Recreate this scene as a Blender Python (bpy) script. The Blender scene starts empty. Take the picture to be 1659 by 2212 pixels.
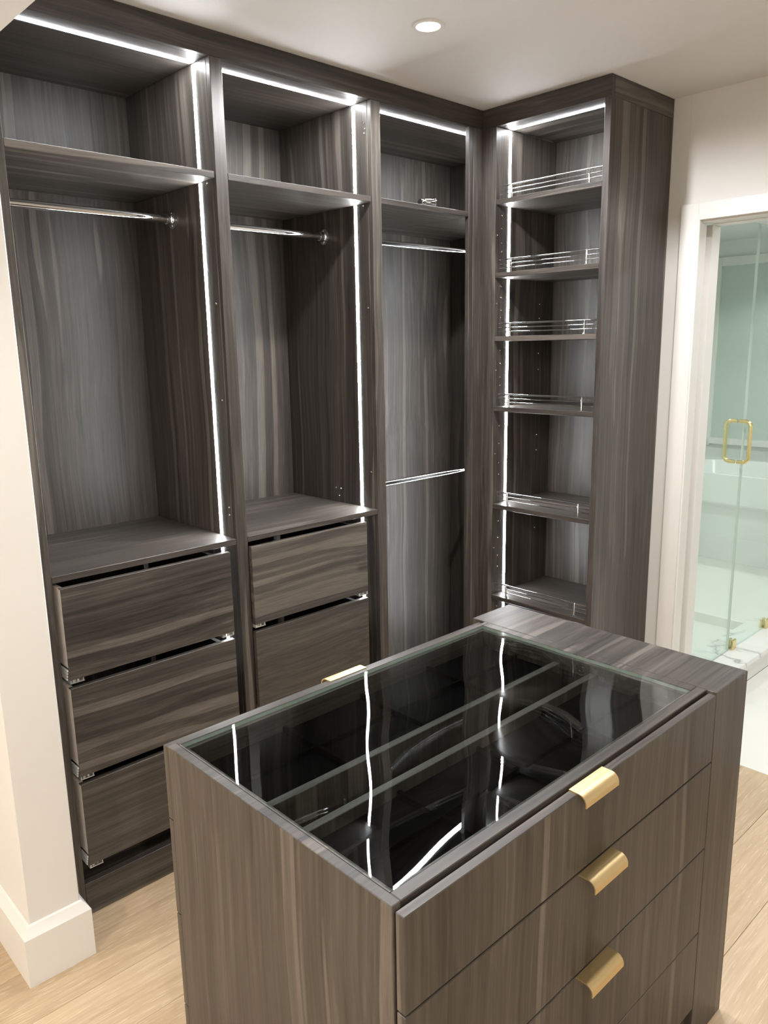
import bpy, bmesh, math, random
from mathutils import Vector, Matrix
random.seed(7)
S = bpy.context.scene
COL = S.collection

# ------------------------------------------------------------------ camera
IMG_W, IMG_H, FPX = 1659, 2212, 1683.2
cam = bpy.data.cameras.new('camera')
cam.sensor_fit = 'VERTICAL'
cam.sensor_height = 36.0
cam.lens = FPX * 36.0 / IMG_H
cam.clip_start = 0.02
camo = bpy.data.objects.new('camera', cam)
COL.objects.link(camo)
yaw, pitch, roll = (math.radians(a) for a in (-43.349, -11.973, -0.9912))
fw = Vector((-math.sin(yaw) * math.cos(pitch), math.cos(yaw) * math.cos(pitch), math.sin(pitch)))
r0 = Vector((math.cos(yaw), math.sin(yaw), 0))
u0 = r0.cross(fw)
rr = r0 * math.cos(roll) + u0 * math.sin(roll)
uu = -r0 * math.sin(roll) + u0 * math.cos(roll)
M = Matrix((rr, uu, -fw)).transposed().to_4x4()
M.translation = Vector((-1.3596, -2.1496, 1.6897))
camo.matrix_world = M
S.camera = camo

# ------------------------------------------------------------------ world, exposure
W = bpy.data.worlds.new('world')
S.world = W
W.use_nodes = True
W.node_tree.nodes['Background'].inputs[0].default_value = (0.9, 0.95, 1.0, 1)
W.node_tree.nodes['Background'].inputs[1].default_value = 0.05
S.view_settings.view_transform = 'Standard'
S.view_settings.look = 'None'
S.view_settings.gamma = 1.0
S.view_settings.use_curve_mapping = False
S.view_settings.exposure = 0.52
LAMP_W = 14.0          # closet recessed lamps
HALL_W = 26.0          # recessed lamps of the room the photo is taken from
BATH_W = 11.0
LED_E = 85.0
WARM = (1.0, 0.95, 0.88)
NEUTRAL = (0.98, 0.98, 1.0)

# ------------------------------------------------------------------ materials
MATS = {}


def newmat(name):
    m = bpy.data.materials.new(name)
    m.use_nodes = True
    nt = m.node_tree
    return m, nt, nt.nodes['Principled BSDF']


def node(nt, kind, **kw):
    n = nt.nodes.new(kind)
    for k, v in kw.items():
        setattr(n, k, v)
    return n


def vmul(nt, src, v):
    n = node(nt, 'ShaderNodeVectorMath', operation='MULTIPLY')
    nt.links.new(src, n.inputs[0])
    n.inputs[1].default_value = v
    return n.outputs[0]


def noise(nt, vec, scale=1.0, detail=2.0, rough=0.5):
    n = node(nt, 'ShaderNodeTexNoise')
    n.inputs['Scale'].default_value = scale
    n.inputs['Detail'].default_value = detail
    n.inputs['Roughness'].default_value = rough
    nt.links.new(vec, n.inputs['Vector'])
    return n.outputs['Fac']


def ramp(nt, fac, stops):
    n = node(nt, 'ShaderNodeValToRGB')
    e = n.color_ramp.elements
    while len(e) > 1:
        e.remove(e[-1])
    e[0].position, e[0].color = stops[0][0], (*stops[0][1], 1)
    for p, c in stops[1:]:
        x = e.new(p)
        x.color = (*c, 1)
    nt.links.new(fac, n.inputs[0])
    return n.outputs[0]


def mixc(nt, fac, a, b, mode='MIX'):
    n = node(nt, 'ShaderNodeMix', data_type='RGBA', blend_type=mode)
    for sock, v in ((n.inputs[0], fac), (n.inputs[6], a), (n.inputs[7], b)):
        if hasattr(v, 'is_linked'):
            nt.links.new(v, sock)
        elif isinstance(v, (int, float)):
            sock.default_value = v
        else:
            sock.default_value = (*v, 1)
    return n.outputs[2]


def math_(nt, op, a, b):
    n = node(nt, 'ShaderNodeMath', operation=op)
    for i, v in enumerate((a, b)):
        if hasattr(v, 'is_linked'):
            nt.links.new(v, n.inputs[i])
        else:
            n.inputs[i].default_value = v
    return n.outputs[0]


def grain_coords(nt):
    """World position shifted by the object's own grain_seed so that each board differs."""
    geo = node(nt, 'ShaderNodeNewGeometry')
    at = node(nt, 'ShaderNodeAttribute', attribute_type='OBJECT', attribute_name='grain_seed')
    sh = node(nt, 'ShaderNodeVectorMath', operation='SCALE')
    sh.inputs[0].default_value = (3.17, 5.71, 2.39)
    nt.links.new(at.outputs['Fac'], sh.inputs['Scale'])
    ad = node(nt, 'ShaderNodeVectorMath', operation='ADD')
    nt.links.new(geo.outputs['Position'], ad.inputs[0])
    nt.links.new(sh.outputs[0], ad.inputs[1])
    # slow wander of the grain
    wn = node(nt, 'ShaderNodeTexNoise')
    wn.inputs['Scale'].default_value = 1.7
    wn.inputs['Detail'].default_value = 1.0
    nt.links.new(ad.outputs[0], wn.inputs['Vector'])
    sub = node(nt, 'ShaderNodeVectorMath', operation='SUBTRACT')
    nt.links.new(wn.outputs['Color'], sub.inputs[0])
    sub.inputs[1].default_value = (0.5, 0.5, 0.5)
    sc = node(nt, 'ShaderNodeVectorMath', operation='SCALE')
    nt.links.new(sub.outputs[0], sc.inputs[0])
    sc.inputs['Scale'].default_value = 0.05
    ad2 = node(nt, 'ShaderNodeVectorMath', operation='ADD')
    nt.links.new(ad.outputs[0], ad2.inputs[0])
    nt.links.new(sc.outputs[0], ad2.inputs[1])
    return ad2.outputs[0]


def along(axis, across, lengthwise):
    v = [across] * 3
    v['xyz'.index(axis)] = lengthwise
    return v


def make_wood(axis):
    m, nt, b = newmat('dark_wood_grain_' + axis)
    p = grain_coords(nt)
    n1 = noise(nt, vmul(nt, p, along(axis, 6, 0.3)), 1, 2)
    n2 = noise(nt, vmul(nt, p, along(axis, 75, 0.9)), 1, 4, 0.65)
    n3 = noise(nt, vmul(nt, p, along(axis, 320, 6)), 1, 2, 0.6)
    n4 = noise(nt, vmul(nt, p, along(axis, 24, 0.18)), 1, 0)
    n5 = noise(nt, vmul(nt, p, along(axis, 17, 0.22)), 1, 1)
    t = math_(nt, 'ADD', math_(nt, 'MULTIPLY', n1, 0.35), math_(nt, 'MULTIPLY', n2, 0.65))
    base = ramp(nt, t, [(0.34, (0.030, 0.026, 0.023)), (0.47, (0.059, 0.051, 0.044)),
                        (0.56, (0.080, 0.069, 0.059)), (0.68, (0.138, 0.119, 0.102))])
    streak = ramp(nt, n4, [(0.655, (0, 0, 0)), (0.675, (0.8, 0.8, 0.8))])
    base = mixc(nt, math_(nt, 'MULTIPLY', streak, 0.5), base, (0.225, 0.196, 0.168))
    vein = ramp(nt, n5, [(0.33, (0.62, 0.62, 0.62)), (0.37, (1, 1, 1))])
    base = mixc(nt, 0.7, base, vein, 'MULTIPLY')
    fine = ramp(nt, n3, [(0.30, (0.70, 0.70, 0.70)), (0.64, (1.14, 1.14, 1.14))])
    base = mixc(nt, 0.85, base, fine, 'MULTIPLY')
    nt.links.new(base, b.inputs['Base Color'])
    nt.links.new(ramp(nt, n3, [(0.3, (0.35,) * 3), (0.7, (0.47,) * 3)]), b.inputs['Roughness'])
    b.inputs['Specular IOR Level'].default_value = 0.5
    bp = node(nt, 'ShaderNodeBump')
    bp.inputs['Strength'].default_value = 0.25
    bp.inputs['Distance'].default_value = 0.0006
    nt.links.new(n3, bp.inputs['Height'])
    nt.links.new(bp.outputs[0], b.inputs['Normal'])
    MATS['wood_' + axis] = m


for a in 'xyz':
    make_wood(a)


def make_oak():
    m, nt, b = newmat('light_oak_plank')
    p = grain_coords(nt)
    n1 = noise(nt, vmul(nt, p, (0.9, 7, 7)), 1, 2)
    n2 = noise(nt, vmul(nt, p, (3.5, 70, 70)), 1, 3, 0.6)
    n3 = noise(nt, vmul(nt, p, (12, 300, 300)), 1, 2)
    at = node(nt, 'ShaderNodeAttribute', attribute_type='OBJECT', attribute_name='grain_seed')
    wn = node(nt, 'ShaderNodeTexWhiteNoise', noise_dimensions='1D')
    nt.links.new(at.outputs['Fac'], wn.inputs['W'])
    t = math_(nt, 'ADD', math_(nt, 'MULTIPLY', n1, 0.5), math_(nt, 'MULTIPLY', n2, 0.5))
    base = ramp(nt, t, [(0.3, (0.44, 0.315, 0.19)), (0.52, (0.565, 0.425, 0.275)), (0.72, (0.66, 0.52, 0.36))])
    tone = ramp(nt, wn.outputs['Value'], [(0.0, (0.88, 0.87, 0.85)), (1.0, (1.06, 1.05, 1.04))])
    base = mixc(nt, 1.0, base, tone, 'MULTIPLY')
    pore = ramp(nt, n3, [(0.60, (0, 0, 0)), (0.66, (1, 1, 1))])
    base = mixc(nt, math_(nt, 'MULTIPLY', pore, 0.45), base, (0.80, 0.68, 0.50))
    nt.links.new(base, b.inputs['Base Color'])
    b.inputs['Roughness'].default_value = 0.42
    bp = node(nt, 'ShaderNodeBump')
    bp.inputs['Strength'].default_value = 0.2
    bp.inputs['Distance'].default_value = 0.0005
    nt.links.new(n2, bp.inputs['Height'])
    nt.links.new(bp.outputs[0], b.inputs['Normal'])
    MATS['oak'] = m


make_oak()


def paint(name, col, rough=0.6, bump=0.02, spec=0.5):
    m, nt, b = newmat(name)
    geo = node(nt, 'ShaderNodeNewGeometry')
    n = noise(nt, geo.outputs['Position'], 160, 2)
    n2 = noise(nt, geo.outputs['Position'], 1.3, 2)
    c = mixc(nt, n2, tuple(x * 0.985 for x in col), tuple(min(1, x * 1.015) for x in col))
    nt.links.new(c, b.inputs['Base Color'])
    b.inputs['Roughness'].default_value = rough
    b.inputs['Specular IOR Level'].default_value = spec
    bp = node(nt, 'ShaderNodeBump')
    bp.inputs['Strength'].default_value = bump
    bp.inputs['Distance'].default_value = 0.001
    nt.links.new(n, bp.inputs['Height'])
    nt.links.new(bp.outputs[0], b.inputs['Normal'])
    MATS[name] = m
    return m


paint('wall_paint', (0.77, 0.755, 0.725))
paint('ceiling_paint', (0.76, 0.75, 0.74), 0.75)
paint('trim_paint', (0.79, 0.775, 0.74), 0.38, 0.0)
paint('bath_wall_paint', (0.79, 0.82, 0.78), 0.5)
paint('acrylic_white', (0.86, 0.87, 0.85), 0.15, 0.0)
paint('matte_black', (0.012, 0.012, 0.012), 0.7, 0.02, 0.1)
paint('velvet_black', (0.004, 0.004, 0.0045), 0.9, 0.2, 0.0)
paint('grout', (0.55, 0.53, 0.49), 0.8)
paint('white_tile', (0.84, 0.82, 0.78), 0.25, 0.0)
paint('frosted_pane', (0.50, 0.58, 0.52), 0.3, 0.0)
paint('white_plastic', (0.80, 0.79, 0.77), 0.35, 0.0)


def metal(name, col, rough, brushed=None):
    m, nt, b = newmat(name)
    b.inputs['Metallic'].default_value = 1.0
    geo = node(nt, 'ShaderNodeNewGeometry')
    sc = brushed or (40, 40, 40)
    n = noise(nt, vmul(nt, geo.outputs['Position'], sc), 1, 2)
    c = mixc(nt, n, tuple(x * 0.94 for x in col), tuple(min(1, x * 1.04) for x in col))
    nt.links.new(c, b.inputs['Base Color'])
    nt.links.new(ramp(nt, n, [(0.3, (rough * 0.85,) * 3), (0.7, (rough * 1.15,) * 3)]), b.inputs['Roughness'])
    MATS[name] = m


metal('chrome', (0.86, 0.87, 0.88), 0.06)
metal('brushed_brass', (0.88, 0.70, 0.38), 0.40, (8, 600, 600))
metal('brass', (0.82, 0.66, 0.34), 0.24)


def chipboard():
    m, nt, b = newmat('raw_birch_edge')
    p = grain_coords(nt)
    n = noise(nt, vmul(nt, p, (300, 300, 25)), 1, 3)
    nt.links.new(ramp(nt, n, [(0.3, (0.70, 0.58, 0.49)), (0.7, (0.84, 0.75, 0.67))]), b.inputs['Base Color'])
    b.inputs['Roughness'].default_value = 0.6
    MATS['raw_edge'] = m


chipboard()


def marble():
    m, nt, b = newmat('white_veined_marble')
    geo = node(nt, 'ShaderNodeNewGeometry')
    w = node(nt, 'ShaderNodeTexNoise')
    w.inputs['Scale'].default_value = 1.8
    w.inputs['Detail'].default_value = 5.0
    w.inputs['Distortion'].default_value = 1.6
    nt.links.new(geo.outputs['Position'], w.inputs['Vector'])
    d = math_(nt, 'ABSOLUTE', math_(nt, 'SUBTRACT', w.outputs['Fac'], 0.5), 0)
    vein = ramp(nt, d, [(0.0, (0.42, 0.41, 0.40)), (0.012, (0.70, 0.69, 0.67)), (0.035, (0.85, 0.84, 0.81))])
    nt.links.new(vein, b.inputs['Base Color'])
    b.inputs['Roughness'].default_value = 0.18
    MATS['marble'] = m


marble()


def thin_glass(name, tint, rough=0.0):
    """Clear pane: reflects by its angle of view, lets the rest pass with the tint of the glass."""
    m = bpy.data.materials.new(name)
    m.use_nodes = True
    nt = m.node_tree
    nt.nodes.clear()
    out = node(nt, 'ShaderNodeOutputMaterial')
    tr = node(nt, 'ShaderNodeBsdfTransparent')
    tr.inputs[0].default_value = (*tint, 1)
    gl = node(nt, 'ShaderNodeBsdfGlossy')
    gl.inputs['Color'].default_value = (1, 1, 1, 1)
    gl.inputs['Roughness'].default_value = rough
    lw = node(nt, 'ShaderNodeLayerWeight')
    lw.inputs['Blend'].default_value = 0.5
    f5 = math_(nt, 'POWER', lw.outputs['Facing'], 5.0)
    f = math_(nt, 'ADD', math_(nt, 'MULTIPLY', f5, 0.96), 0.04)
    mx = node(nt, 'ShaderNodeMixShader')
    nt.links.new(f, mx.inputs[0])
    nt.links.new(tr.outputs[0], mx.inputs[1])
    nt.links.new(gl.outputs[0], mx.inputs[2])
    nt.links.new(mx.outputs[0], out.inputs[0])
    MATS[name] = m


thin_glass('island_glass', (0.82, 0.84, 0.825), 0.0)
thin_glass('shower_glass', (0.90, 0.96, 0.925), 0.0)
thin_glass('window_glass', (0.90, 0.95, 0.92), 0.0)


def glass_edge():
    m, nt, b = newmat('glass_edge_green')
    b.inputs['Base Color'].default_value = (0.30, 0.37, 0.33, 1)
    b.inputs['Roughness'].default_value = 0.1
    MATS['glass_edge'] = m


glass_edge()
paint('shower_edge', (0.60, 0.69, 0.64), 0.12, 0.0)


def clear_plastic():
    m, nt, b = newmat('clear_plastic')
    b.inputs['Base Color'].default_value = (0.62, 0.62, 0.60, 1)
    b.inputs['Roughness'].default_value = 0.12
    b.inputs['Metallic'].default_value = 0.55
    MATS['clear_plastic'] = m


clear_plastic()


def emit(name, col, e):
    m = bpy.data.materials.new(name)
    m.use_nodes = True
    nt = m.node_tree
    nt.nodes.clear()
    out = node(nt, 'ShaderNodeOutputMaterial')
    em = node(nt, 'ShaderNodeEmission')
    em.inputs[0].default_value = (*col, 1)
    em.inputs[1].default_value = e
    nt.links.new(em.outputs[0], out.inputs[0])
    MATS[name] = m


emit('led_light', (0.95, 0.975, 1.0), LED_E)
emit('lamp_lens', (1.0, 0.96, 0.90), 22.0)

# ------------------------------------------------------------------ builders


def wpos(parent):
    p = Vector((0, 0, 0))
    while parent is not None:
        p += parent.location
        parent = parent.parent
    return p


def link(name, me, mats, parent, center, seed=None):
    o = bpy.data.objects.new(name, me)
    for m in mats:
        me.materials.append(MATS[m])
    COL.objects.link(o)
    if parent is not None:
        o.parent = parent
    o.location = Vector(center) - wpos(parent)
    if seed is not None:
        o['grain_seed'] = float(seed)
    return o


SEED = [0.0]


def nseed():
    SEED[0] += 1.37
    return SEED[0]


def box(name, x, y, z, mat, parent=None, bev=0.0012, seed=None, faces=None):
    """Box between the two values of x, y, z. faces: {'x'|'y'|'z': material} per face normal axis."""
    c = Vector(((x[0] + x[1]) / 2, (y[0] + y[1]) / 2, (z[0] + z[1]) / 2))
    d = Vector((abs(x[1] - x[0]), abs(y[1] - y[0]), abs(z[1] - z[0])))
    bm = bmesh.new()
    bmesh.ops.create_cube(bm, size=1.0, matrix=Matrix.Diagonal((*d, 1)))
    if bev and min(d) > bev * 3:
        bmesh.ops.bevel(bm, geom=list(bm.edges), offset=bev, segments=1, affect='EDGES', profile=0.5)
    mats = [mat]
    if faces:
        bm.normal_update()
        for f in bm.faces:
            n = [abs(k) for k in f.normal]
            ax = 'xyz'[n.index(max(n))]
            if ax in faces:
                if faces[ax] not in mats:
                    mats.append(faces[ax])
                f.material_index = mats.index(faces[ax])
    me = bpy.data.meshes.new(name)
    bm.to_mesh(me)
    bm.free()
    if seed is None:
        seed = nseed()
    return link(name, me, mats, parent, c, seed)


def tube_mesh(bm, p0, p1, r, seg=20, r2=None):
    p0, p1 = Vector(p0), Vector(p1)
    d = p1 - p0
    q = Vector((0, 0, 1)).rotation_difference(d.normalized()).to_matrix().to_4x4()
    mat = Matrix.Translation((p0 + p1) / 2) @ q
    bmesh.ops.create_cone(bm, cap_ends=True, segments=seg, radius1=r, radius2=r if r2 is None else r2,
                          depth=d.length, matrix=mat)


def finish(name, bm, mats, parent, center=(0, 0, 0), smooth_deg=40, seed=None):
    """bm holds world coordinates; the object's origin goes to center."""
    bmesh.ops.translate(bm, verts=bm.verts, vec=-Vector(center))
    bm.normal_update()
    for f in bm.faces:
        f.smooth = True
    for e in bm.edges:
        if len(e.link_faces) == 2 and e.calc_face_angle(0) > math.radians(smooth_deg):
            e.smooth = False
    me = bpy.data.meshes.new(name)
    bm.to_mesh(me)
    bm.free()
    return link(name, me, mats if isinstance(mats, (list, tuple)) else [mats], parent, center, seed)


def tube(name, p0, p1, r, mat, parent=None, seg=20):
    bm = bmesh.new()
    tube_mesh(bm, p0, p1, r, seg)
    return finish(name, bm, mat, parent, (Vector(p0) + Vector(p1)) / 2)


def lathe_mesh(bm, prof, center, axis='z', seg=32):
    """prof: list of (radius, height)."""
    rings = []
    for r, h in prof:
        ring = []
        for i in range(seg):
            a = 2 * math.pi * i / seg
            u, v = r * math.cos(a), r * math.sin(a)
            co = {'z': (u, v, h), 'x': (h, u, v), 'y': (u, h, v)}[axis]
            ring.append(bm.verts.new(Vector(center) + Vector(co)))
        rings.append(ring)
    for a, b in zip(rings, rings[1:]):
        for i in range(seg):
            j = (i + 1) % seg
            bm.faces.new((a[i], a[j], b[j], b[i]))
    for ring in (rings[0], rings[-1]):
        try:
            bm.faces.new(ring)
        except ValueError:
            pass
    bmesh.ops.recalc_face_normals(bm, faces=bm.faces)


def extrude_profile(bm, prof, x0, x1):
    """prof: closed list of (y, z), extruded along x."""
    a = [bm.verts.new((x0, y, z)) for y, z in prof]
    b = [bm.verts.new((x1, y, z)) for y, z in prof]
    n = len(prof)
    for i in range(n):
        j = (i + 1) % n
        bm.faces.new((a[i], a[j], b[j], b[i]))
    bm.faces.new(a)
    bm.faces.new(b)
    bmesh.ops.recalc_face_normals(bm, faces=bm.faces)


def thing(name, loc, label, cat, group=None):
    o = bpy.data.objects.new(name, None)
    COL.objects.link(o)
    o.location = loc
    o['label'] = label
    o['category'] = cat
    if group:
        o['group'] = group
    return o


def tag(o, label, cat, group=None):
    o['label'] = label
    o['category'] = cat
    if group:
        o['group'] = group
    return o


def struct(o):
    o['kind'] = 'structure'
    return o


def led(parent, p0, p1, facing, name='led_strip'):
    """Light bar in its aluminium channel between p0 and p1; facing = outward axis such as '-x'."""
    p0, p1 = Vector(p0), Vector(p1)
    ax = 'xyz'.index(facing[1])
    s = -1 if facing[0] == '-' else 1
    d = p1 - p0
    la = max(range(3), key=lambda i: abs(d[i]))
    wa = ({0, 1, 2} - {ax, la}).pop()
    lo, hi = [0] * 3, [0] * 3
    lo[la], hi[la] = min(p0[la], p1[la]), max(p0[la], p1[la])
    lo[wa], hi[wa] = p0[wa] - 0.007, p0[wa] + 0.007
    q = sorted((p0[ax], p0[ax] + s * 0.0008))
    lo[ax], hi[ax] = q
    return box(name, (lo[0], hi[0]), (lo[1], hi[1]), (lo[2], hi[2]), 'led_light', parent, bev=0)


# ------------------------------------------------------------------ dimensions (metres)
H = 2.6
XT, YT, XW = 1.2495, -0.5721, 1.7017
YTL, YTR = -0.0674, -0.546
BACK = 0.535
ZI = 0.9337
XS0, XS1, YS, ZH = -0.813, -0.6735, -0.1416, 2.363

# ------------------------------------------------------------------ the setting
floor = struct(box('floor', (-4.2, 1.86), (-3.9, 1.7), (-0.06, -0.015), 'grout', None, 0))
floor['label'] = 'light oak plank floor running through the closet'
row, y = 0, -3.9
PW = 0.1905
while y < 1.69:
    y1 = min(y + PW, 1.7)
    x = -4.2 - random.uniform(0.2, 1.6)
    while x < 1.66:
        L = random.choice((1.5, 1.8, 2.1))
        a, b = max(x, -4.2), min(x + L, 1.664)
        hidden = (y1 > 0.6 and a > -0.7)
        if b - a > 0.05 and not hidden:
            box('plank', (a + 0.0005, b - 0.0005), (y + 0.0005, y1 - 0.0005), (-0.015, 0.0), 'oak', floor, 0.0012)
        x += L
    y = y1
    row += 1

struct(box('ceiling', (-4.2, XW + 0.05), (-3.9, 1.7), (H, H + 0.08), 'ceiling_paint', None, 0))
struct(box('wall_back', (XS1, 1.9), (BACK + 0.022, 1.7), (0, H), 'wall_paint', None, 0))
struct(box('wall_left', (XS0, XS1), (YS, 1.7), (0, H), 'wall_paint', None, 0.003))
struct(box('wall_header', (XS0, XS1), (-3.3, YS), (ZH, H), 'wall_paint', None, 0.003))
struct(box('wall_front', (-4.3, 1.9), (-4.0, -3.9), (0, H), 'wall_paint', None, 0))
struct(box('wall_jamb_front', (XS0, XS1), (-3.9, -3.3), (0, H), 'wall_paint', None, 0.003))
struct(box('wall_hall_side', (-4.3, -4.2), (-3.9, 1.8), (0, H), 'wall_paint', None, 0))
struct(box('wall_hall_end', (-4.3, XS0), (1.7, 1.8), (0, H), 'wall_paint', None, 0))

# right wall with the doorway to the bathroom
DY0, DY1, DZ = -1.56, -0.725, 2.135
struct(box('wall_right', (XW, 1.865), (-0.640, BACK + 0.022), (0, H), 'wall_paint', None, 0))
struct(box('wall_right_far', (XW, 1.865), (-3.9, DY0), (0, H), 'wall_paint', None, 0))
struct(box('wall_right_lintel', (XW, 1.865), (DY0, -0.6404), (DZ + 0.019, H), 'wall_paint', None, 0))


def baseboard(name, segs):
    """Square-topped skirting with a chamfered top, mitred along a path of wall points with outward side."""
    bm = bmesh.new()
    prof = [(0.0, 0.0), (0.022, 0.0), (0.022, 0.146), (0.0215, 0.1465), (0.006, 0.172), (0.0, 0.175)]
    n = len(segs)
    rings = []
    for i, p in enumerate(segs):
        p = Vector(p)
        ds = []
        if i > 0:
            ds.append((p - Vector(segs[i - 1])).normalized())
        if i < n - 1:
            ds.append((Vector(segs[i + 1]) - p).normalized())
        nr = [Vector((d.y, -d.x)) for d in ds]
        m = sum(nr, Vector((0, 0)))
        m = m / m.dot(nr[0]) if len(nr) > 1 else nr[0]
        rings.append([bm.verts.new((p.x + m.x * o, p.y + m.y * o, z)) for o, z in prof])
    k = len(prof)
    for a, b in zip(rings, rings[1:]):
        for i in range(k):
            bm.faces.new((a[i], a[(i + 1) % k], b[(i + 1) % k], b[i]))
    bm.faces.new(rings[0])
    bm.faces.new(rings[-1])
    bmesh.ops.recalc_face_normals(bm, faces=bm.faces)
    c = (segs[0][0], segs[0][1], 0)
    return struct(finish(name, bm, 'trim_paint', None, c, 20))


# wraps the free end of the left wall: hall side, end face, closet side
baseboard('baseboard_left', [(XS0, 1.7), (XS0, YS), (XS1, YS), (XS1, -0.002)])

# door lining with pocket slot, and casing
lin = struct(bpy.data.objects.new('door_1', None))
COL.objects.link(lin)
lin.location = (XW, DY1, 0)
lin['label'] = 'white cased doorway into the bathroom with pocket slot'
JY = -0.711
for (xa, xb) in ((XW + 0.0004, 1.745), (1.798, 1.868)):
    box('jamb_board', (xa, xb), (JY, -0.6405), (0, DZ), 'trim_paint', lin, 0.0015)
    box('head_board', (xa, xb), (DY0, JY), (DZ, DZ + 0.014), 'trim_paint', lin, 0.0015)
    box('jamb_board', (xa, xb), (DY0 - 0.0, DY0 + 0.014), (0, DZ), 'trim_paint', lin, 0.0015)
box('pocket_door_edge', (1.752, 1.791), (JY + 0.035, JY + 0.06), (0.008, DZ), 'trim_paint', lin, 0.001)
box('pocket_head', (1.7452, 1.7978), (DY0, JY), (DZ + 0.004, DZ + 0.018), 'trim_paint', lin, 0)
# casing: flat board with back band step and inner bead
ZC = 2.205
CY = -0.633
struct(box('trim_1', (XW - 0.019, XW), (JY + 0.006, CY), (0, ZC), 'trim_paint', None, 0.0008))
struct(box('trim_2', (XW - 0.019, XW), (DY0 + 0.008, JY + 0.006), (DZ + 0.008, ZC), 'trim_paint', None, 0.0008))
struct(box('trim_3', (XW - 0.019, XW), (DY0 - 0.07, DY0 + 0.008), (0, ZC), 'trim_paint', None, 0.0008))
struct(box('trim_4', (XW - 0.023, XW - 0.0), (JY - 0.002, JY + 0.006), (0, DZ + 0.008), 'trim_paint', None, 0.002))

# bathroom shell
BX0, BX1, BY0, BY1, BH = 1.865, 5.4, -2.4, 1.5, 2.5
struct(box('floor_bathroom', (1.664, BX1), (BY0, -0.725), (-0.06, -0.0015), 'white_tile', None, 0))
struct(box('wall_bath_far', (BX1, BX1 + 0.1), (BY0, BY1), (-0.06, BH), 'bath_wall_paint', None, 0))
struct(box('wall_bath_back', (BX0, BX1), (BY1, BY1 + 0.1), (-0.06, BH), 'bath_wall_paint', None, 0))
struct(box('wall_bath_front', (BX0, BX1), (BY0 - 0.1, BY0), (-0.06, BH), 'bath_wall_paint', None, 0))
struct(box('ceiling_bathroom', (BX0, BX1), (BY0, BY1), (BH, BH + 0.08), 'ceiling_paint', None, 0))
tag(box('shower_floor', (1.865, 3.13), (-0.49, BY1), (-0.06, 0.015), 'white_tile', None, 0),
    'pale tiled floor of the wet room behind the glass', 'shower floor')
tag(box('tub_platform', (3.13, BX1), (-0.725, BY1), (-0.06, 0.075), 'white_tile', None, 0.004),
    'low pale step that the bathtub stands on', 'step')

# ------------------------------------------------------------------ recessed lamps


def downlight(x, y, z, watt, col, label, group, cone=172):
    t = thing('recessed_downlight', (x, y, z), label, 'ceiling light', group)
    bm = bmesh.new()
    lathe_mesh(bm, [(0.034, -0.0005), (0.036, -0.004), (0.047, -0.0035), (0.050, -0.0005)], (x, y, z), 'z', 36)
    finish('trim_ring', bm, 'trim_paint', t, (x, y, z))
    bm = bmesh.new()
    lathe_mesh(bm, [(0.0335, -0.0006), (0.0335, -0.0022), (0.030, -0.003)], (x, y, z), 'z', 32)
    finish('lens', bm, 'lamp_lens', t, (x, y, z))
    L = bpy.data.lights.new('downlight_lamp', 'SPOT')
    L.energy = watt * 4.0
    L.color = col
    L.shadow_soft_size = 0.034
    L.spot_size = math.radians(cone)
    L.spot_blend = 0.25
    lo = bpy.data.objects.new('downlight_lamp', L)
    COL.objects.link(lo)
    lo.parent = t
    lo.location = (0, 0, -0.012)
    return t


downlight(0.472, -0.432, H, LAMP_W, NEUTRAL, 'small round recessed downlight shining in the ceiling above the wardrobes', None)
downlight(0.72, -1.22, H, LAMP_W, NEUTRAL, 'recessed downlight in the ceiling straight above the closet island', None, 142)
for i, (x, y) in enumerate(((-1.7, -3.5), (-2.9, -1.6), (-2.9, 0.4))):
    downlight(x, y, H, HALL_W, WARM, ('recessed downlight of the hall behind the viewer',
              'recessed downlight deep in the hall', 'recessed downlight in the far corner of the hall')[i], 'hall downlights')
downlight(2.75, -1.35, BH, BATH_W, NEUTRAL, 'recessed downlight of the bathroom before the shower glass', 'bathroom downlights', 150)
downlight(2.6, 0.35, BH, BATH_W, NEUTRAL, 'recessed downlight of the bathroom inside the wet room', 'bathroom downlights', 150)
downlight(4.4, -0.4, BH, BATH_W, NEUTRAL, 'recessed downlight of the bathroom above the bathtub', 'bathroom downlights', 150)

# ------------------------------------------------------------------ wardrobe run on the back wall
FZ = 2.529   # underside of the fascia
fascia = thing('wardrobe_fascia', (0.3, 0.0, FZ), 'dark wood fascia board closing the wardrobes against the ceiling', 'fascia')
box('fascia_board', (XS1 + 0.001, XT + 0.02), (0.0, 0.02), (FZ, H - 0.001), 'wood_x', fascia)
box('fascia_board', (XT, XT + 0.02), (YT, -0.0005), (FZ, H - 0.001), 'wood_y', fascia)
box('fascia_return', (XT + 0.0205, XW - 0.001), (YT, YT + 0.02), (FZ, H - 0.001), 'wood_x', fascia)

LEDY = 0.091
SH = 0.0195


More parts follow.
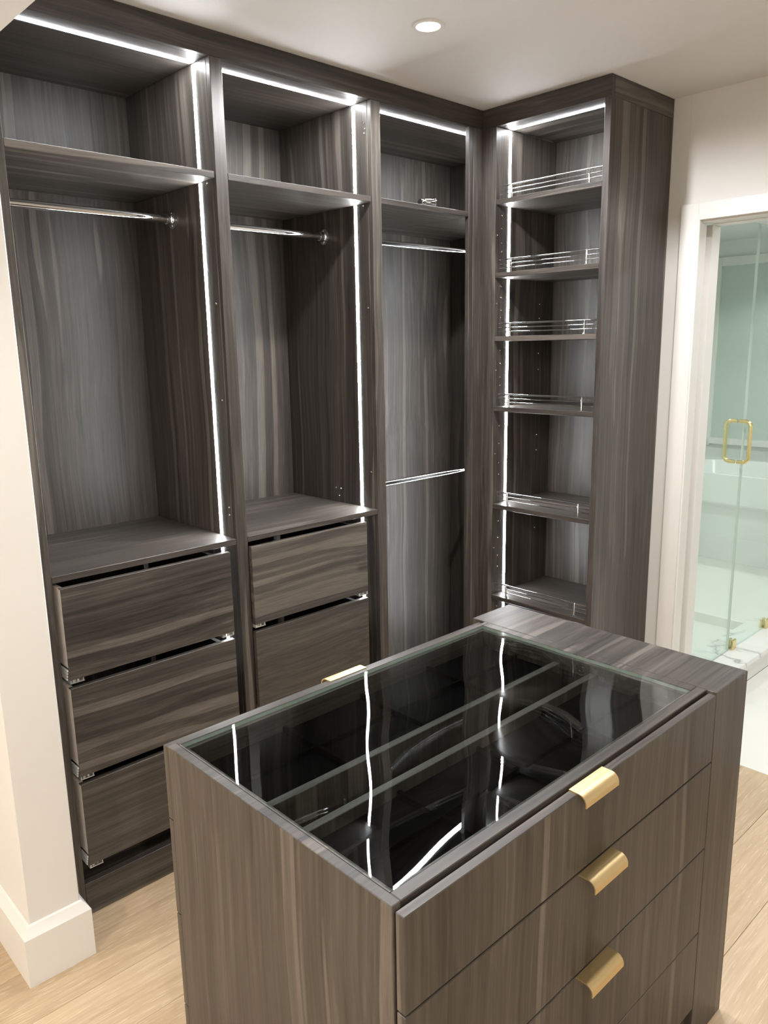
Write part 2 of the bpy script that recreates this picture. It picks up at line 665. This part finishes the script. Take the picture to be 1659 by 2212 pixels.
def clothes_rod(parent, x0, x1, y, z, right=True, left=True):
    bm = bmesh.new()
    tube_mesh(bm, (x0 + 0.004, y, z), (x1 - 0.004, y, z), 0.0125, 28)
    r = finish('clothes_rod', bm, 'chrome', parent, ((x0 + x1) / 2, y, z))
    for on, xe, s in ((right, x1, -1), (left, x0, 1)):
        if not on:
            continue
        bm = bmesh.new()
        prof = [(0.0285, 0.0), (0.0285, s * 0.003), (0.019, s * 0.0055), (0.0165, s * 0.009), (0.0165, s * 0.024), (0.013, s * 0.026)]
        lathe_mesh(bm, prof, (xe, y, z), 'x', 32)
        finish('rod_flange', bm, 'chrome', r, (xe, y, z))
        for dz in (-0.0205, 0.0205):
            bm = bmesh.new()
            lathe_mesh(bm, [(0.0042, s * 0.003), (0.0042, s * 0.0062), (0.002, s * 0.0075)], (xe, y, z + dz), 'x', 12)
            finish('screw', bm, 'chrome', r, (xe, y, z + dz))
    return r


def pins(parent, pts, axis):
    for p in pts:
        bm = bmesh.new()
        s = -1
        lathe_mesh(bm, [(0.0032, 0.0), (0.0032, s * 0.004), (0.0022, s * 0.0055)], p, axis, 10)
        finish('shelf_pin', bm, 'chrome', parent, p)


def drawer(parent, x0, x1, z0, z1, yf=0.0, depth=0.48, clip_left=True):
    d = box('drawer', (x0, x1), (yf, yf + 0.018), (z0, z1), 'wood_x', parent, 0.001)
    if clip_left:
        # unfinished end of the board and the white striped lock below it
        box('raw_edge', (x0 - 0.0006, x0 - 0.0001), (yf + 0.0012, yf + 0.0180), (z0 + 0.040, z1 - 0.002), 'raw_edge', d, 0)
    # tray behind the front: sides, bottom
    box('tray_side', (x0 - 0.0005, x0 + 0.0145), (yf + 0.0182, yf + depth), (z0 + 0.040, z1 - 0.002), 'raw_edge' if clip_left else 'matte_black', d, 0)
    box('tray_side', (x1 - 0.043, x1 - 0.028), (yf + 0.0182, yf + depth), (z0 + 0.03, z1 - 0.012), 'matte_black', d, 0)
    box('tray_bottom', (x0 + 0.015, x1 - 0.044), (yf + 0.0182, yf + depth), (z0 + 0.03, z0 + 0.042), 'matte_black', d, 0)
    # clear plastic front lock of the runner under each lower corner
    for xa, s in ((x0, 1), (x1, -1)):
        bm = bmesh.new()
        xc = xa + s * 0.004

        def b3(ax, bx, ay, by, az, bz):
            a, b = sorted((xc + s * ax, xc + s * bx))
            m = Matrix.Translation(((a + b) / 2, (ay + by) / 2, (az + bz) / 2)) @ Matrix.Diagonal((b - a, by - ay, bz - az, 1))
            bmesh.ops.create_cube(bm, size=1.0, matrix=m)
        b3(-0.002, 0.040, yf + 0.004, yf + 0.052, z0 - 0.0125, z0 - 0.010)
        b3(-0.002, 0.002, yf + 0.002, yf + 0.052, z0 - 0.010, z0 - 0.0005)
        b3(0.036, 0.0395, yf + 0.006, yf + 0.040, z0 - 0.010, z0 - 0.001)
        tube_mesh(bm, (xc + s * 0.012, yf + 0.014, z0 - 0.0100), (xc + s * 0.012, yf + 0.014, z0 - 0.0015), 0.006, 14)
        tube_mesh(bm, (xc + s * 0.026, yf + 0.016, z0 - 0.0100), (xc + s * 0.026, yf + 0.016, z0 - 0.0015), 0.005, 14)
        finish('runner_lock', bm, 'clear_plastic', d, (xc, yf + 0.02, z0 - 0.006))
    if clip_left:
        for k in range(4):
            zz = z0 + 0.034 - k * 0.0095
            box('lock_rib', (x0 - 0.004, x0 - 0.0007), (yf + 0.001 + 0.003 * k, yf + 0.050), (zz - 0.0062, zz), 'white_plastic', d, 0.0004)
    return d


ZS = 2.2125       # top of upper shelf
ZL = 1.0785       # top of the shelf over the drawers
ROWS = [(0.7665, 1.0400), (0.4625, 0.7410), (0.1700, 0.4380)]


def bay(name, label, xi0, xi1, lst, rst, drawers, xr_end=None, led_right=True):
    """One wardrobe unit. xi0..xi1 interior; lst/rst = (x0, x1) of the stile on that side or None."""
    t = thing(name, ((xi0 + xi1) / 2, 0.27, 0), label, 'wardrobe', 'wardrobe units along the back wall')
    sx0 = lst[1] - 0.020 if lst else xi0 - 0.02
    box('side_panel', (sx0, xi0), (0.0205, BACK), (0.0, FZ + 0.019), 'wood_z', t)
    xe = xi1
    box('side_panel', (xe, xe + 0.020), (0.0205, BACK), (0.0, FZ + 0.019), 'wood_z', t)
    box('back_panel', (xi0 - 0.018, xe + 0.018), (BACK + 0.0005, BACK + 0.0205), (0.0, FZ + 0.019), 'wood_z', t)
    box('top_panel', (xi0 + 0.0003, xe - 0.0003), (0.0205, BACK), (FZ + 0.0005, FZ + 0.019), 'wood_x', t)
    box('bottom_panel', (xi0 + 0.0003, xe - 0.0003), (0.0205, BACK), (0.0885, 0.1075), 'wood_x', t)
    xs = min(xe, rst[0]) if rst else xe      # boards flush with the stiles end at them
    box('plinth', (xi0 + 0.0004, xs - 0.0004), (0.0, 0.02), (0.0, 0.1075), 'wood_x', t)
    for st in (lst, rst):
        if st:
            box('stile', st, (0.0, 0.02), (0.0, FZ - 0.0003), 'wood_z', t)
    sh = box('shelf', (xi0 + 0.001, xs - (0.004 if xs == xe else 0.0006)), (0.001, BACK), (ZS - SH, ZS), 'wood_x', t)
    if xs < xe:
        box('shelf', (xs, xe - 0.001), (0.021, BACK), (ZS - SH, ZS), 'wood_x', t)
    led(t, (xi0 + 0.002, LEDY, FZ), (xe - 0.008, LEDY, FZ), '-z')
    gaps = [(ZS + 0.0015, FZ - 0.004)]
    if drawers:
        box('shelf', (xi0 + 0.001, xi1 - 0.001), (0.001, BACK), (ZL - SH, ZL), 'wood_x', t)
        gaps += [(ZL + 0.0015, ZS - SH - 0.0015), (0.60, ZL - SH - 0.0015)]
        for z0, z1 in ROWS:
            drawer(t, drawers[0], drawers[1], z0 + 0.004, z1 + 0.004, -0.016, 0.5, lst is not None)
    else:
        gaps += [(0.12, ZS - SH - 0.0015)]
    if led_right:
        for a, b in gaps:
            led(t, (xi1, LEDY, a), (xi1, LEDY, b), '-x')
    return t


w1 = bay('wardrobe_unit', 'dark wood wardrobe bay beside the white stub wall, three drawers with pale raw edges',
         -0.6046, 0.0, (-0.6725, -0.6046), (0.0, 0.0423), (-0.5905, -0.0385))
clothes_rod(w1, -0.6046, 0.0, 0.273, 2.1075)
w2 = bay('wardrobe_unit', 'middle dark wood wardrobe bay with hanging rod above drawers, between two lit bays',
         0.0423, 0.6389, None, (0.6389, 0.6841), (0.0445, 0.5640))
clothes_rod(w2, 0.0423, 0.6389, 0.273, 2.104)
w3 = bay('wardrobe_unit', 'dark wood corner wardrobe bay with two chrome rods and no drawers',
         0.6841, 1.655, None, (1.1651, 1.1907), None)
clothes_rod(w3, 0.6841, 1.655, 0.273, 2.104)
clothes_rod(w3, 0.6841, 1.655, 0.273, 1.107)
pins(w1, [(0.0, 0.045, 2.186), (0.0, 0.034, 1.83), (0.0, 0.034, 1.53), (0.0, 0.03, 1.18), (0.0, 0.03, 1.155)], 'x')
pins(w2, [(0.6389, 0.045, 2.186), (0.6389, 0.035, 2.46), (0.6389, 0.03, 2.44), (0.6389, 0.034, 2.425), (0.6389, 0.03, 1.83), (0.6389, 0.03, 1.22),
          (0.6389, 0.245, 1.135), (0.6389, 0.215, 1.135), (0.6389, 0.225, 1.105)], 'x')

cf = thing('corner_filler', (1.22, -0.03, 0), 'dark wood filler boards meeting in the inside corner of the wardrobes', 'filler')
box('filler_board', (1.1912, XT + 0.019), (0.0, 0.02), (0, FZ - 0.0003), 'wood_z', cf)
box('filler_board', (XT, XT + 0.019), (-0.047, -0.0004), (0, FZ - 0.0003), 'wood_z', cf)

# ------------------------------------------------------------------ shelf tower on the right
tw = thing('shelf_tower', (1.46, -0.31, 0), 'tall dark wood open shelf tower with chrome gallery rails on its shelves', 'shelf tower')
box('side_panel', (XT, 1.66), (YTL, YTL + 0.0195), (0, FZ - 0.0004), 'wood_z', tw)
box('side_panel', (XT, XW - 0.001), (YT, YTR), (0, FZ - 0.0004), 'wood_z', tw)
box('back_panel', (1.6605, 1.68), (YTR + 0.0005, YTL + 0.0195), (0, FZ + 0.018), 'wood_z', tw)
box('top_panel', (XT + 0.0205, 1.66), (YTR + 0.0003, YTL - 0.0003), (FZ + 0.0005, FZ + 0.018), 'wood_y', tw)
box('plinth', (XT + 0.002, XT + 0.02), (YTR + 0.0003, YTL - 0.0003), (0, 0.09), 'wood_y', tw)
box('bottom_panel', (XT + 0.0205, 1.66), (YTR + 0.0003, YTL - 0.0003), (0.07, 0.09), 'wood_y', tw)
TZ = [2.2574, 1.9758, 1.7239, 1.4346, 1.0163, 0.6054]
LEDX = 1.339
led(tw, (LEDX, YTL - 0.008, FZ), (LEDX, YTR + 0.004, FZ), '-z')
prev = FZ - 0.004
for z in TZ:
    led(tw, (LEDX, YTL, z + 0.0015), (LEDX, YTL, prev), '-y')
    prev = z - SH - 0.0015
    sh = box('shelf', (XT + 0.002, 1.66), (YTR + 0.0006, YTL - 0.0006), (z - SH, z), 'wood_y', tw)
    RX = 1.272
    for dz, r in ((0.051, 0.0032), (0.0345, 0.0022), (0.0185, 0.0022)):
        bm = bmesh.new()
        tube_mesh(bm, (RX, YTR + 0.012, z + dz), (RX, YTL - 0.006, z + dz), r, 12)
        finish('gallery_rail', bm, 'chrome', sh, (RX, (YTR + YTL) / 2, z + dz))
    for yy in (-0.132, -0.481):
        bm = bmesh.new()
        lathe_mesh(bm, [(0.0060, 0.0), (0.0060, 0.002), (0.0040, 0.003), (0.0040, 0.052), (0.003, 0.0535)], (RX, yy, z), 'z', 14)
        finish('rail_post', bm, 'chrome', sh, (RX, yy, z))
led(tw, (LEDX, YTL, 0.12), (LEDX, YTL, prev), '-y')
tp = []
for za, zb in zip([FZ] + TZ, TZ + [0.3]):
    for f in (0.30, 0.42, 0.62, 0.80):
        tp.append((1.288, YTL, zb + (za - zb) * f))
    tp.append((1.262, YTL, zb + (za - zb) * 0.52))
pins(tw, tp[5:], 'y')
pins(tw, [(1.56, YTL, z) for z in (1.86, 1.80, 1.65, 1.58, 1.29, 1.22, 0.86)], 'y')

# spare rod fitting lying on the corner shelf
sp = thing('rod_bracket', (0.958, 0.03, ZS), 'small loose chrome rod fitting lying on the corner bay shelf', 'rod fitting')
bm = bmesh.new()
lathe_mesh(bm, [(0.012, -0.036), (0.0125, -0.034), (0.0125, -0.014), (0.011, -0.012)], (0.948, 0.028, ZS + 0.0125), 'x', 24)
finish('ferrule', bm, 'chrome', sp, (0.948, 0.028, ZS + 0.0125))
bm = bmesh.new()
lathe_mesh(bm, [(0.0085, -0.012), (0.0095, -0.010), (0.0150, 0.034), (0.0150, 0.036), (0.0175, 0.037), (0.0175, 0.040)], (0.948, 0.028, ZS + 0.0177), 'x', 24)
bmesh.ops.rotate(bm, verts=bm.verts, cent=(0.936, 0.028, ZS + 0.0125), matrix=Matrix.Rotation(math.radians(0), 3, 'Y'))
finish('taper', bm, 'chrome', sp, (0.97, 0.028, ZS + 0.0177))

# ------------------------------------------------------------------ island
IX0, IX1 = -0.715, 0.259       # body
SX1 = 0.425                    # outer face of the slab end
SYF, SYB = -1.491, -0.7934
CF, CB = -1.4676, -0.8385      # carcass front and back
isl = thing('closet_island', (-0.145, -1.15, 0), 'dark wood closet island with glass display top and brass-handled drawers', 'island')
TOPW = {'z': 'wood_x'}
box('end_panel', (IX0, -0.6965), (CF, CB), (0.0, ZI), 'wood_z', isl, 0.0012, faces=TOPW, seed=4.2)
box('slab_end', (IX1, SX1), (SYF, SYB), (0.0, ZI), 'wood_z', isl, 0.0015, faces=TOPW, seed=8.8)
GX0, GX1, GYF, GYB = -0.6931, 0.2319, -1.4452, -0.8508
box('top_rail', (-0.6963, IX1 - 0.0004), (CF, GYF), (ZI - 0.05, ZI), 'wood_x', isl, 0.0012, seed=11.1)
box('top_rail', (-0.6963, IX1 - 0.0004), (GYB, CB), (ZI - 0.05, ZI), 'wood_x', isl, 0.0012, seed=12.3)
box('top_rail', (GX1, IX1 - 0.0004), (GYF + 0.0003, GYB - 0.0003), (ZI - 0.05, ZI), 'wood_x', isl, 0.0012, seed=8.8)
box('top_rail', (-0.6963, GX0), (GYF + 0.0003, GYB - 0.0003), (ZI - 0.05, ZI), 'wood_x', isl, 0.0, seed=4.2)
# ledge the glass lies on
LW = 0.012
for (xa, xb, ya, yb) in ((GX0 + 0.0003, GX1 - 0.0003, GYF + 0.0003, GYF + LW), (GX0 + 0.0003, GX1 - 0.0003, GYB - LW, GYB - 0.0003),
                         (GX0 + 0.0003, GX0 + LW, GYF + LW + 0.0003, GYB - LW - 0.0003), (GX1 - LW, GX1 - 0.0003, GYF + LW + 0.0003, GYB - LW - 0.0003)):
    box('glass_ledge', (xa, xb), (ya, yb), (ZI - 0.03, ZI - 0.0095), 'wood_x', isl, 0.0)


def island_pane():
    """Toughened pane: both faces carry the faint roller wave that bends reflections."""
    nx, ny = 110, 80
    x0, x1, y0, y1 = GX0 + 0.001, GX1 - 0.001, GYF + 0.001, GYB - 0.001
    zt, zb = ZI - 0.0012, ZI - 0.0092
    A = WAVE_A

    def w(x, y):
        return A * (math.sin(2 * math.pi * (y * 0.92 + x * 0.39) / 0.29 + 0.7) + 0.12 * math.sin(2 * math.pi * (y * 0.75 - x * 0.66) / 0.19 + 1.9)
                    + 0.15 * math.sin(2 * math.pi * (x * 0.9 + y * 0.43) / 0.33))
    bm = bmesh.new()
    g = {}
    for k, z in ((0, zt), (1, zb)):
        for i in range(nx + 1):
            for j in range(ny + 1):
                x = x0 + (x1 - x0) * i / nx
                y = y0 + (y1 - y0) * j / ny
                e = min(1.0, min(x - x0, x1 - x, y - y0, y1 - y) / 0.01)
                g[k, i, j] = bm.verts.new((x, y, z + w(x, y)))
    for i in range(nx):
        for j in range(ny):
            f = bm.faces.new((g[0, i, j], g[0, i + 1, j], g[0, i + 1, j + 1], g[0, i, j + 1]))
            f = bm.faces.new((g[1, i, j], g[1, i, j + 1], g[1, i + 1, j + 1], g[1, i + 1, j]))
    rim = [(i, 0) for i in range(nx)] + [(nx, j) for j in range(ny)] + [(i, ny) for i in range(nx, 0, -1)] + [(0, j) for j in range(ny, 0, -1)]
    for a, b in zip(rim, rim[1:] + rim[:1]):
        f = bm.faces.new((g[1, a[0], a[1]], g[1, b[0], b[1]], g[0, b[0], b[1]], g[0, a[0], a[1]]))
        f.material_index = 1
    o = finish('glass_top', bm, ['island_glass', 'glass_edge'], isl, ((x0 + x1) / 2, (y0 + y1) / 2, ZI - 0.005), 40)
    o['label'] = 'smoky glass pane set flush in the island top'


WAVE_A = 4.2e-4
island_pane()

# jewellery trays under the glass
DZT = 0.9037
for yc in (-1.104, -1.208):
    box('divider_panel', (-0.690, 0.230), (yc - 0.009, yc + 0.009), (0.74, DZT), 'wood_z', isl, 0.001, faces={'z': 'wood_x'})
for (ya, yb) in ((-1.0945, -0.8645), (-1.4315, -1.2175)):
    tr = box('jewellery_tray', (-0.681, 0.2195), (ya, yb), (0.868, 0.879), 'velvet_black', isl, 0)
    for k in range(1, 4):
        xx = -0.681 + 0.9 * k / 4
        box('tray_divider', (xx - 0.004, xx + 0.004), (ya + 0.001, yb - 0.001), (0.8791, 0.8905), 'velvet_black', tr, 0.0006)
    ym = (ya + yb) / 2
    for k in range(4):
        xa = -0.681 + 0.9 * k / 4 + 0.0045
        box('tray_divider', (xa, xa + 0.216), (ym - 0.004, ym + 0.004), (0.8791, 0.8905), 'velvet_black', tr, 0.0006)
box('inner_floor', (-0.690, 0.230), (-1.198, -1.114), (0.735, 0.745), 'velvet_black', isl, 0)
# inner faces of the two top drawers' boxes
box('inner_wall', (-0.681, 0.2195), (-0.8640, -0.8520), (0.86, 0.9030), 'wood_x', isl, 0)
box('inner_wall', (-0.681, 0.2195), (-1.4440, -1.4320), (0.86, 0.9030), 'wood_x', isl, 0)
box('carcass_floor', (-0.696, IX1 - 0.001), (CF, CB), (0.095, 0.113), 'wood_x', isl, 0)
box('toe_kick', (-0.696, IX1 - 0.001), (-1.42, -0.89), (0.0, 0.0945), 'matte_black', isl, 0)
box('carcass_core', (-0.690, 0.230), (CF + 0.004, -1.218), (0.1135, 0.865), 'matte_black', isl, 0)
box('carcass_core', (-0.690, 0.230), (-1.094, CB - 0.004), (0.1135, 0.865), 'matte_black', isl, 0)


def pull(parent, x0, x1, yin, ztop, s):
    """Edge pull: flat flange, quarter-round lip. s = outward direction in y."""
    flange, R, lip, th = 0.0195, 0.0165, 0.006, 0.0022
    out, inn = [], []
    out.append((0.0, 0.0))
    inn.append((0.0, -th))
    n = 9
    for i in range(n + 1):
        a = math.pi / 2 * i / n
        out.append((flange + R * math.sin(a), -R + R * math.cos(a)))
        inn.append((flange + (R - th) * math.sin(a), -R + (R - th) * math.cos(a)))
    out.append((flange + R, -R - lip))
    inn.append((flange + R - th, -R - lip))
    prof = [(yin + s * a, ztop + b) for a, b in out + inn[::-1]]
    bm = bmesh.new()
    extrude_profile(bm, prof, x0, x1)
    h = finish('handle', bm, 'brushed_brass', parent, ((x0 + x1) / 2, yin, ztop), 35)
    h['label'] = 'curved brushed brass edge pull'
    return h


DR = [(0.7688, 0.9285), (0.5513, 0.7654), (0.3276, 0.5478), (0.1145, 0.3240)]
for k, (z0, z1) in enumerate(DR):
    d = box('drawer', (-0.7134, 0.2565), (SYF, SYF + 0.0176), (z0, z1), 'wood_z', isl, 0.0012, faces=TOPW, seed=15.5)
    if k < 3:
        xs = ((-0.2910, -0.1835), (-0.2800, -0.1694), (-0.2746, -0.1653))[k]
        pull(d, xs[0] + (0.0 if k == 0 else 0.0), xs[1], -1.4735 if k == 0 else SYF + 0.0195 - 0.0205, (0.9308, 0.7672, 0.5497)[k] if k == 0 else (0, 0.7670, 0.5495)[k], -1)
    d2 = box('drawer', (-0.7134, 0.2565), (-0.8365, -0.8175), (z0, z1), 'wood_z', isl, 0.0012, faces=TOPW, seed=16.1)
    if k == 0:
        pull(d2, -0.2935, -0.1810, -0.8300, 0.9308, 1)

# ------------------------------------------------------------------ bathroom behind the doorway
curb = tag(box('shower_curb', (1.868, 3.129), (-0.724, -0.495), (-0.0015, 0.092), 'white_tile', None, 0.002),
           'white low shower curb that carries the glass', 'curb')
for k in range(3):
    xa = 1.868 + k * 0.42
    box('curb_slab', (xa + 0.001, min(xa + 0.419, 3.129)), (-0.738, -0.4935), (0.0923, 0.12), 'marble', curb, 0.0015)
GY = -0.604


def pane(name, x0, x1, z0, z1, label, cat):
    t = thing(name, ((x0 + x1) / 2, GY, z0), label, cat)
    box('pane', (x0, x1), (GY - 0.005, GY + 0.005), (z0, z1), 'shower_glass', t, 0.0, faces={'x': 'shower_edge', 'z': 'shower_edge'})
    return t


sd = pane('shower_door', 1.90, 2.512, 0.128, 2.215, 'clear green-tinted glass shower door with gold loop handle', 'shower door')
fx = pane('shower_screen', 2.522, 3.60, 0.1205, 2.215, 'fixed clear glass shower screen held by gold clips on marble', 'glass screen')
for xc in (2.572, 3.005):
    cl = box('clip', (xc - 0.022, xc + 0.022), (GY - 0.017, GY - 0.0055), (0.1205, 0.171), 'brass', fx, 0.002)
    box('clip', (xc - 0.022, xc + 0.022), (GY + 0.0055, GY + 0.017), (0.1205, 0.171), 'brass', fx, 0.002)
for zc in (0.35, 1.95):
    box('hinge', (1.872, 1.945), (GY - 0.016, GY - 0.0055), (zc - 0.045, zc + 0.045), 'brass', sd, 0.002)
    box('hinge', (1.872, 1.945), (GY + 0.0055, GY + 0.016), (zc - 0.045, zc + 0.045), 'brass', sd, 0.002)


def d_pull(parent, x, zc, hh, s):
    """Half of a back-to-back loop pull."""
    R, out, r = 0.026, 0.058, 0.0095
    pts = [Vector((x, GY + s * 0.0055, zc + hh))]
    n = 8
    for i in range(n + 1):
        a = math.pi / 2 * i / n
        pts.append(Vector((x, GY + s * (out - R + R * math.sin(a)), zc + hh - R + R * math.cos(a))))
    for i in range(n + 1):
        a = math.pi / 2 * i / n
        pts.append(Vector((x, GY + s * (out - R + R * math.cos(a)), zc - hh + R - R * math.sin(a))))
    pts.append(Vector((x, GY + s * 0.0055, zc - hh)))
    bm = bmesh.new()
    rings = []
    for i, p in enumerate(pts):
        a = pts[max(i - 1, 0)]
        b = pts[min(i + 1, len(pts) - 1)]
        tdir = (b - a).normalized()
        u = Vector((1, 0, 0))
        v = tdir.cross(u).normalized()
        rings.append([bm.verts.new(p + u * r * math.cos(2 * math.pi * k / 16) + v * r * math.sin(2 * math.pi * k / 16)) for k in range(16)])
    for a, b in zip(rings, rings[1:]):
        for k in range(16):
            bm.faces.new((a[k], a[(k + 1) % 16], b[(k + 1) % 16], b[k]))
    bm.faces.new(rings[0])
    bm.faces.new(rings[-1])
    bmesh.ops.recalc_face_normals(bm, faces=bm.faces)
    return finish('handle', bm, 'brass', parent, (x, GY, zc))


d_pull(sd, 2.448, 1.214, 0.0985, -1)
d_pull(sd, 2.448, 1.214, 0.0985, 1)

# freestanding bathtub
tub = thing('bathtub', (4.55, -0.2, 0.075), 'white freestanding bathtub behind the shower glass', 'bathtub')


def superellipse(a, b, n, seg):
    out = []
    for i in range(seg):
        t = 2 * math.pi * i / seg
        c, s_ = math.cos(t), math.sin(t)
        out.append((a * math.copysign(abs(c) ** (2 / n), c), b * math.copysign(abs(s_) ** (2 / n), s_)))
    return out


bm = bmesh.new()
levels = [(0.29, 0.76, 0.0, 3), (0.295, 0.765, 0.02, 3), (0.30, 0.78, 0.34, 3), (0.33, 0.82, 0.42, 3), (0.395, 0.89, 0.445, 3), (0.402, 0.897, 0.47, 3), (0.408, 0.902, 0.60, 3),
          (0.41, 0.905, 0.660, 3), (0.41, 0.905, 0.670, 3), (0.40, 0.895, 0.675, 3), (0.375, 0.87, 0.670, 3), (0.34, 0.83, 0.45, 3), (0.28, 0.74, 0.16, 2.6), (0.15, 0.5, 0.12, 2.2)]
rings = []
for a, b, z, n in levels:
    rings.append([bm.verts.new((4.63 + u, -0.15 + v, 0.0755 + z)) for u, v in superellipse(a, b, n, 64)])
for a, b in zip(rings, rings[1:]):
    for i in range(64):
        bm.faces.new((a[i], a[(i + 1) % 64], b[(i + 1) % 64], b[i]))
bm.faces.new(rings[0])
bm.faces.new(rings[-1])
bmesh.ops.recalc_face_normals(bm, faces=bm.faces)
finish('tub_shell', bm, 'acrylic_white', tub, (4.63, -0.15, 0.0755), 60)

# window in the far bathroom wall
win = struct(bpy.data.objects.new('window_1', None))
COL.objects.link(win)
win.location = (BX1, 0.3, 1.6)
win['label'] = 'white framed frosted window above the bathtub'
WY0, WY1, WZ0, WZ1 = -0.55, 0.82, 0.87, 2.30
xf = BX1 - 0.03
box('window_frame', (xf, BX1), (WY1, WY1 + 0.07), (WZ0 - 0.07, WZ1 + 0.07), 'trim_paint', win, 0.003)
box('window_frame', (xf, BX1), (WY0 - 0.07, WY0), (WZ0 - 0.07, WZ1 + 0.07), 'trim_paint', win, 0.003)
box('window_frame', (xf, BX1), (WY0, WY1), (WZ1, WZ1 + 0.07), 'trim_paint', win, 0.003)
box('window_sill', (xf - 0.04, BX1), (WY0, WY1), (WZ0 - 0.05, WZ0), 'trim_paint', win, 0.003)
box('mullion', (xf, BX1), (0.12, 0.16), (WZ0, WZ1), 'trim_paint', win, 0.003)
box('pane', (BX1 - 0.008, BX1 - 0.001), (0.16, WY1), (WZ0, WZ1), 'frosted_pane', win, 0)
box('pane', (BX1 - 0.008, BX1 - 0.001), (WY0, 0.12), (WZ0, WZ1), 'frosted_pane', win, 0)
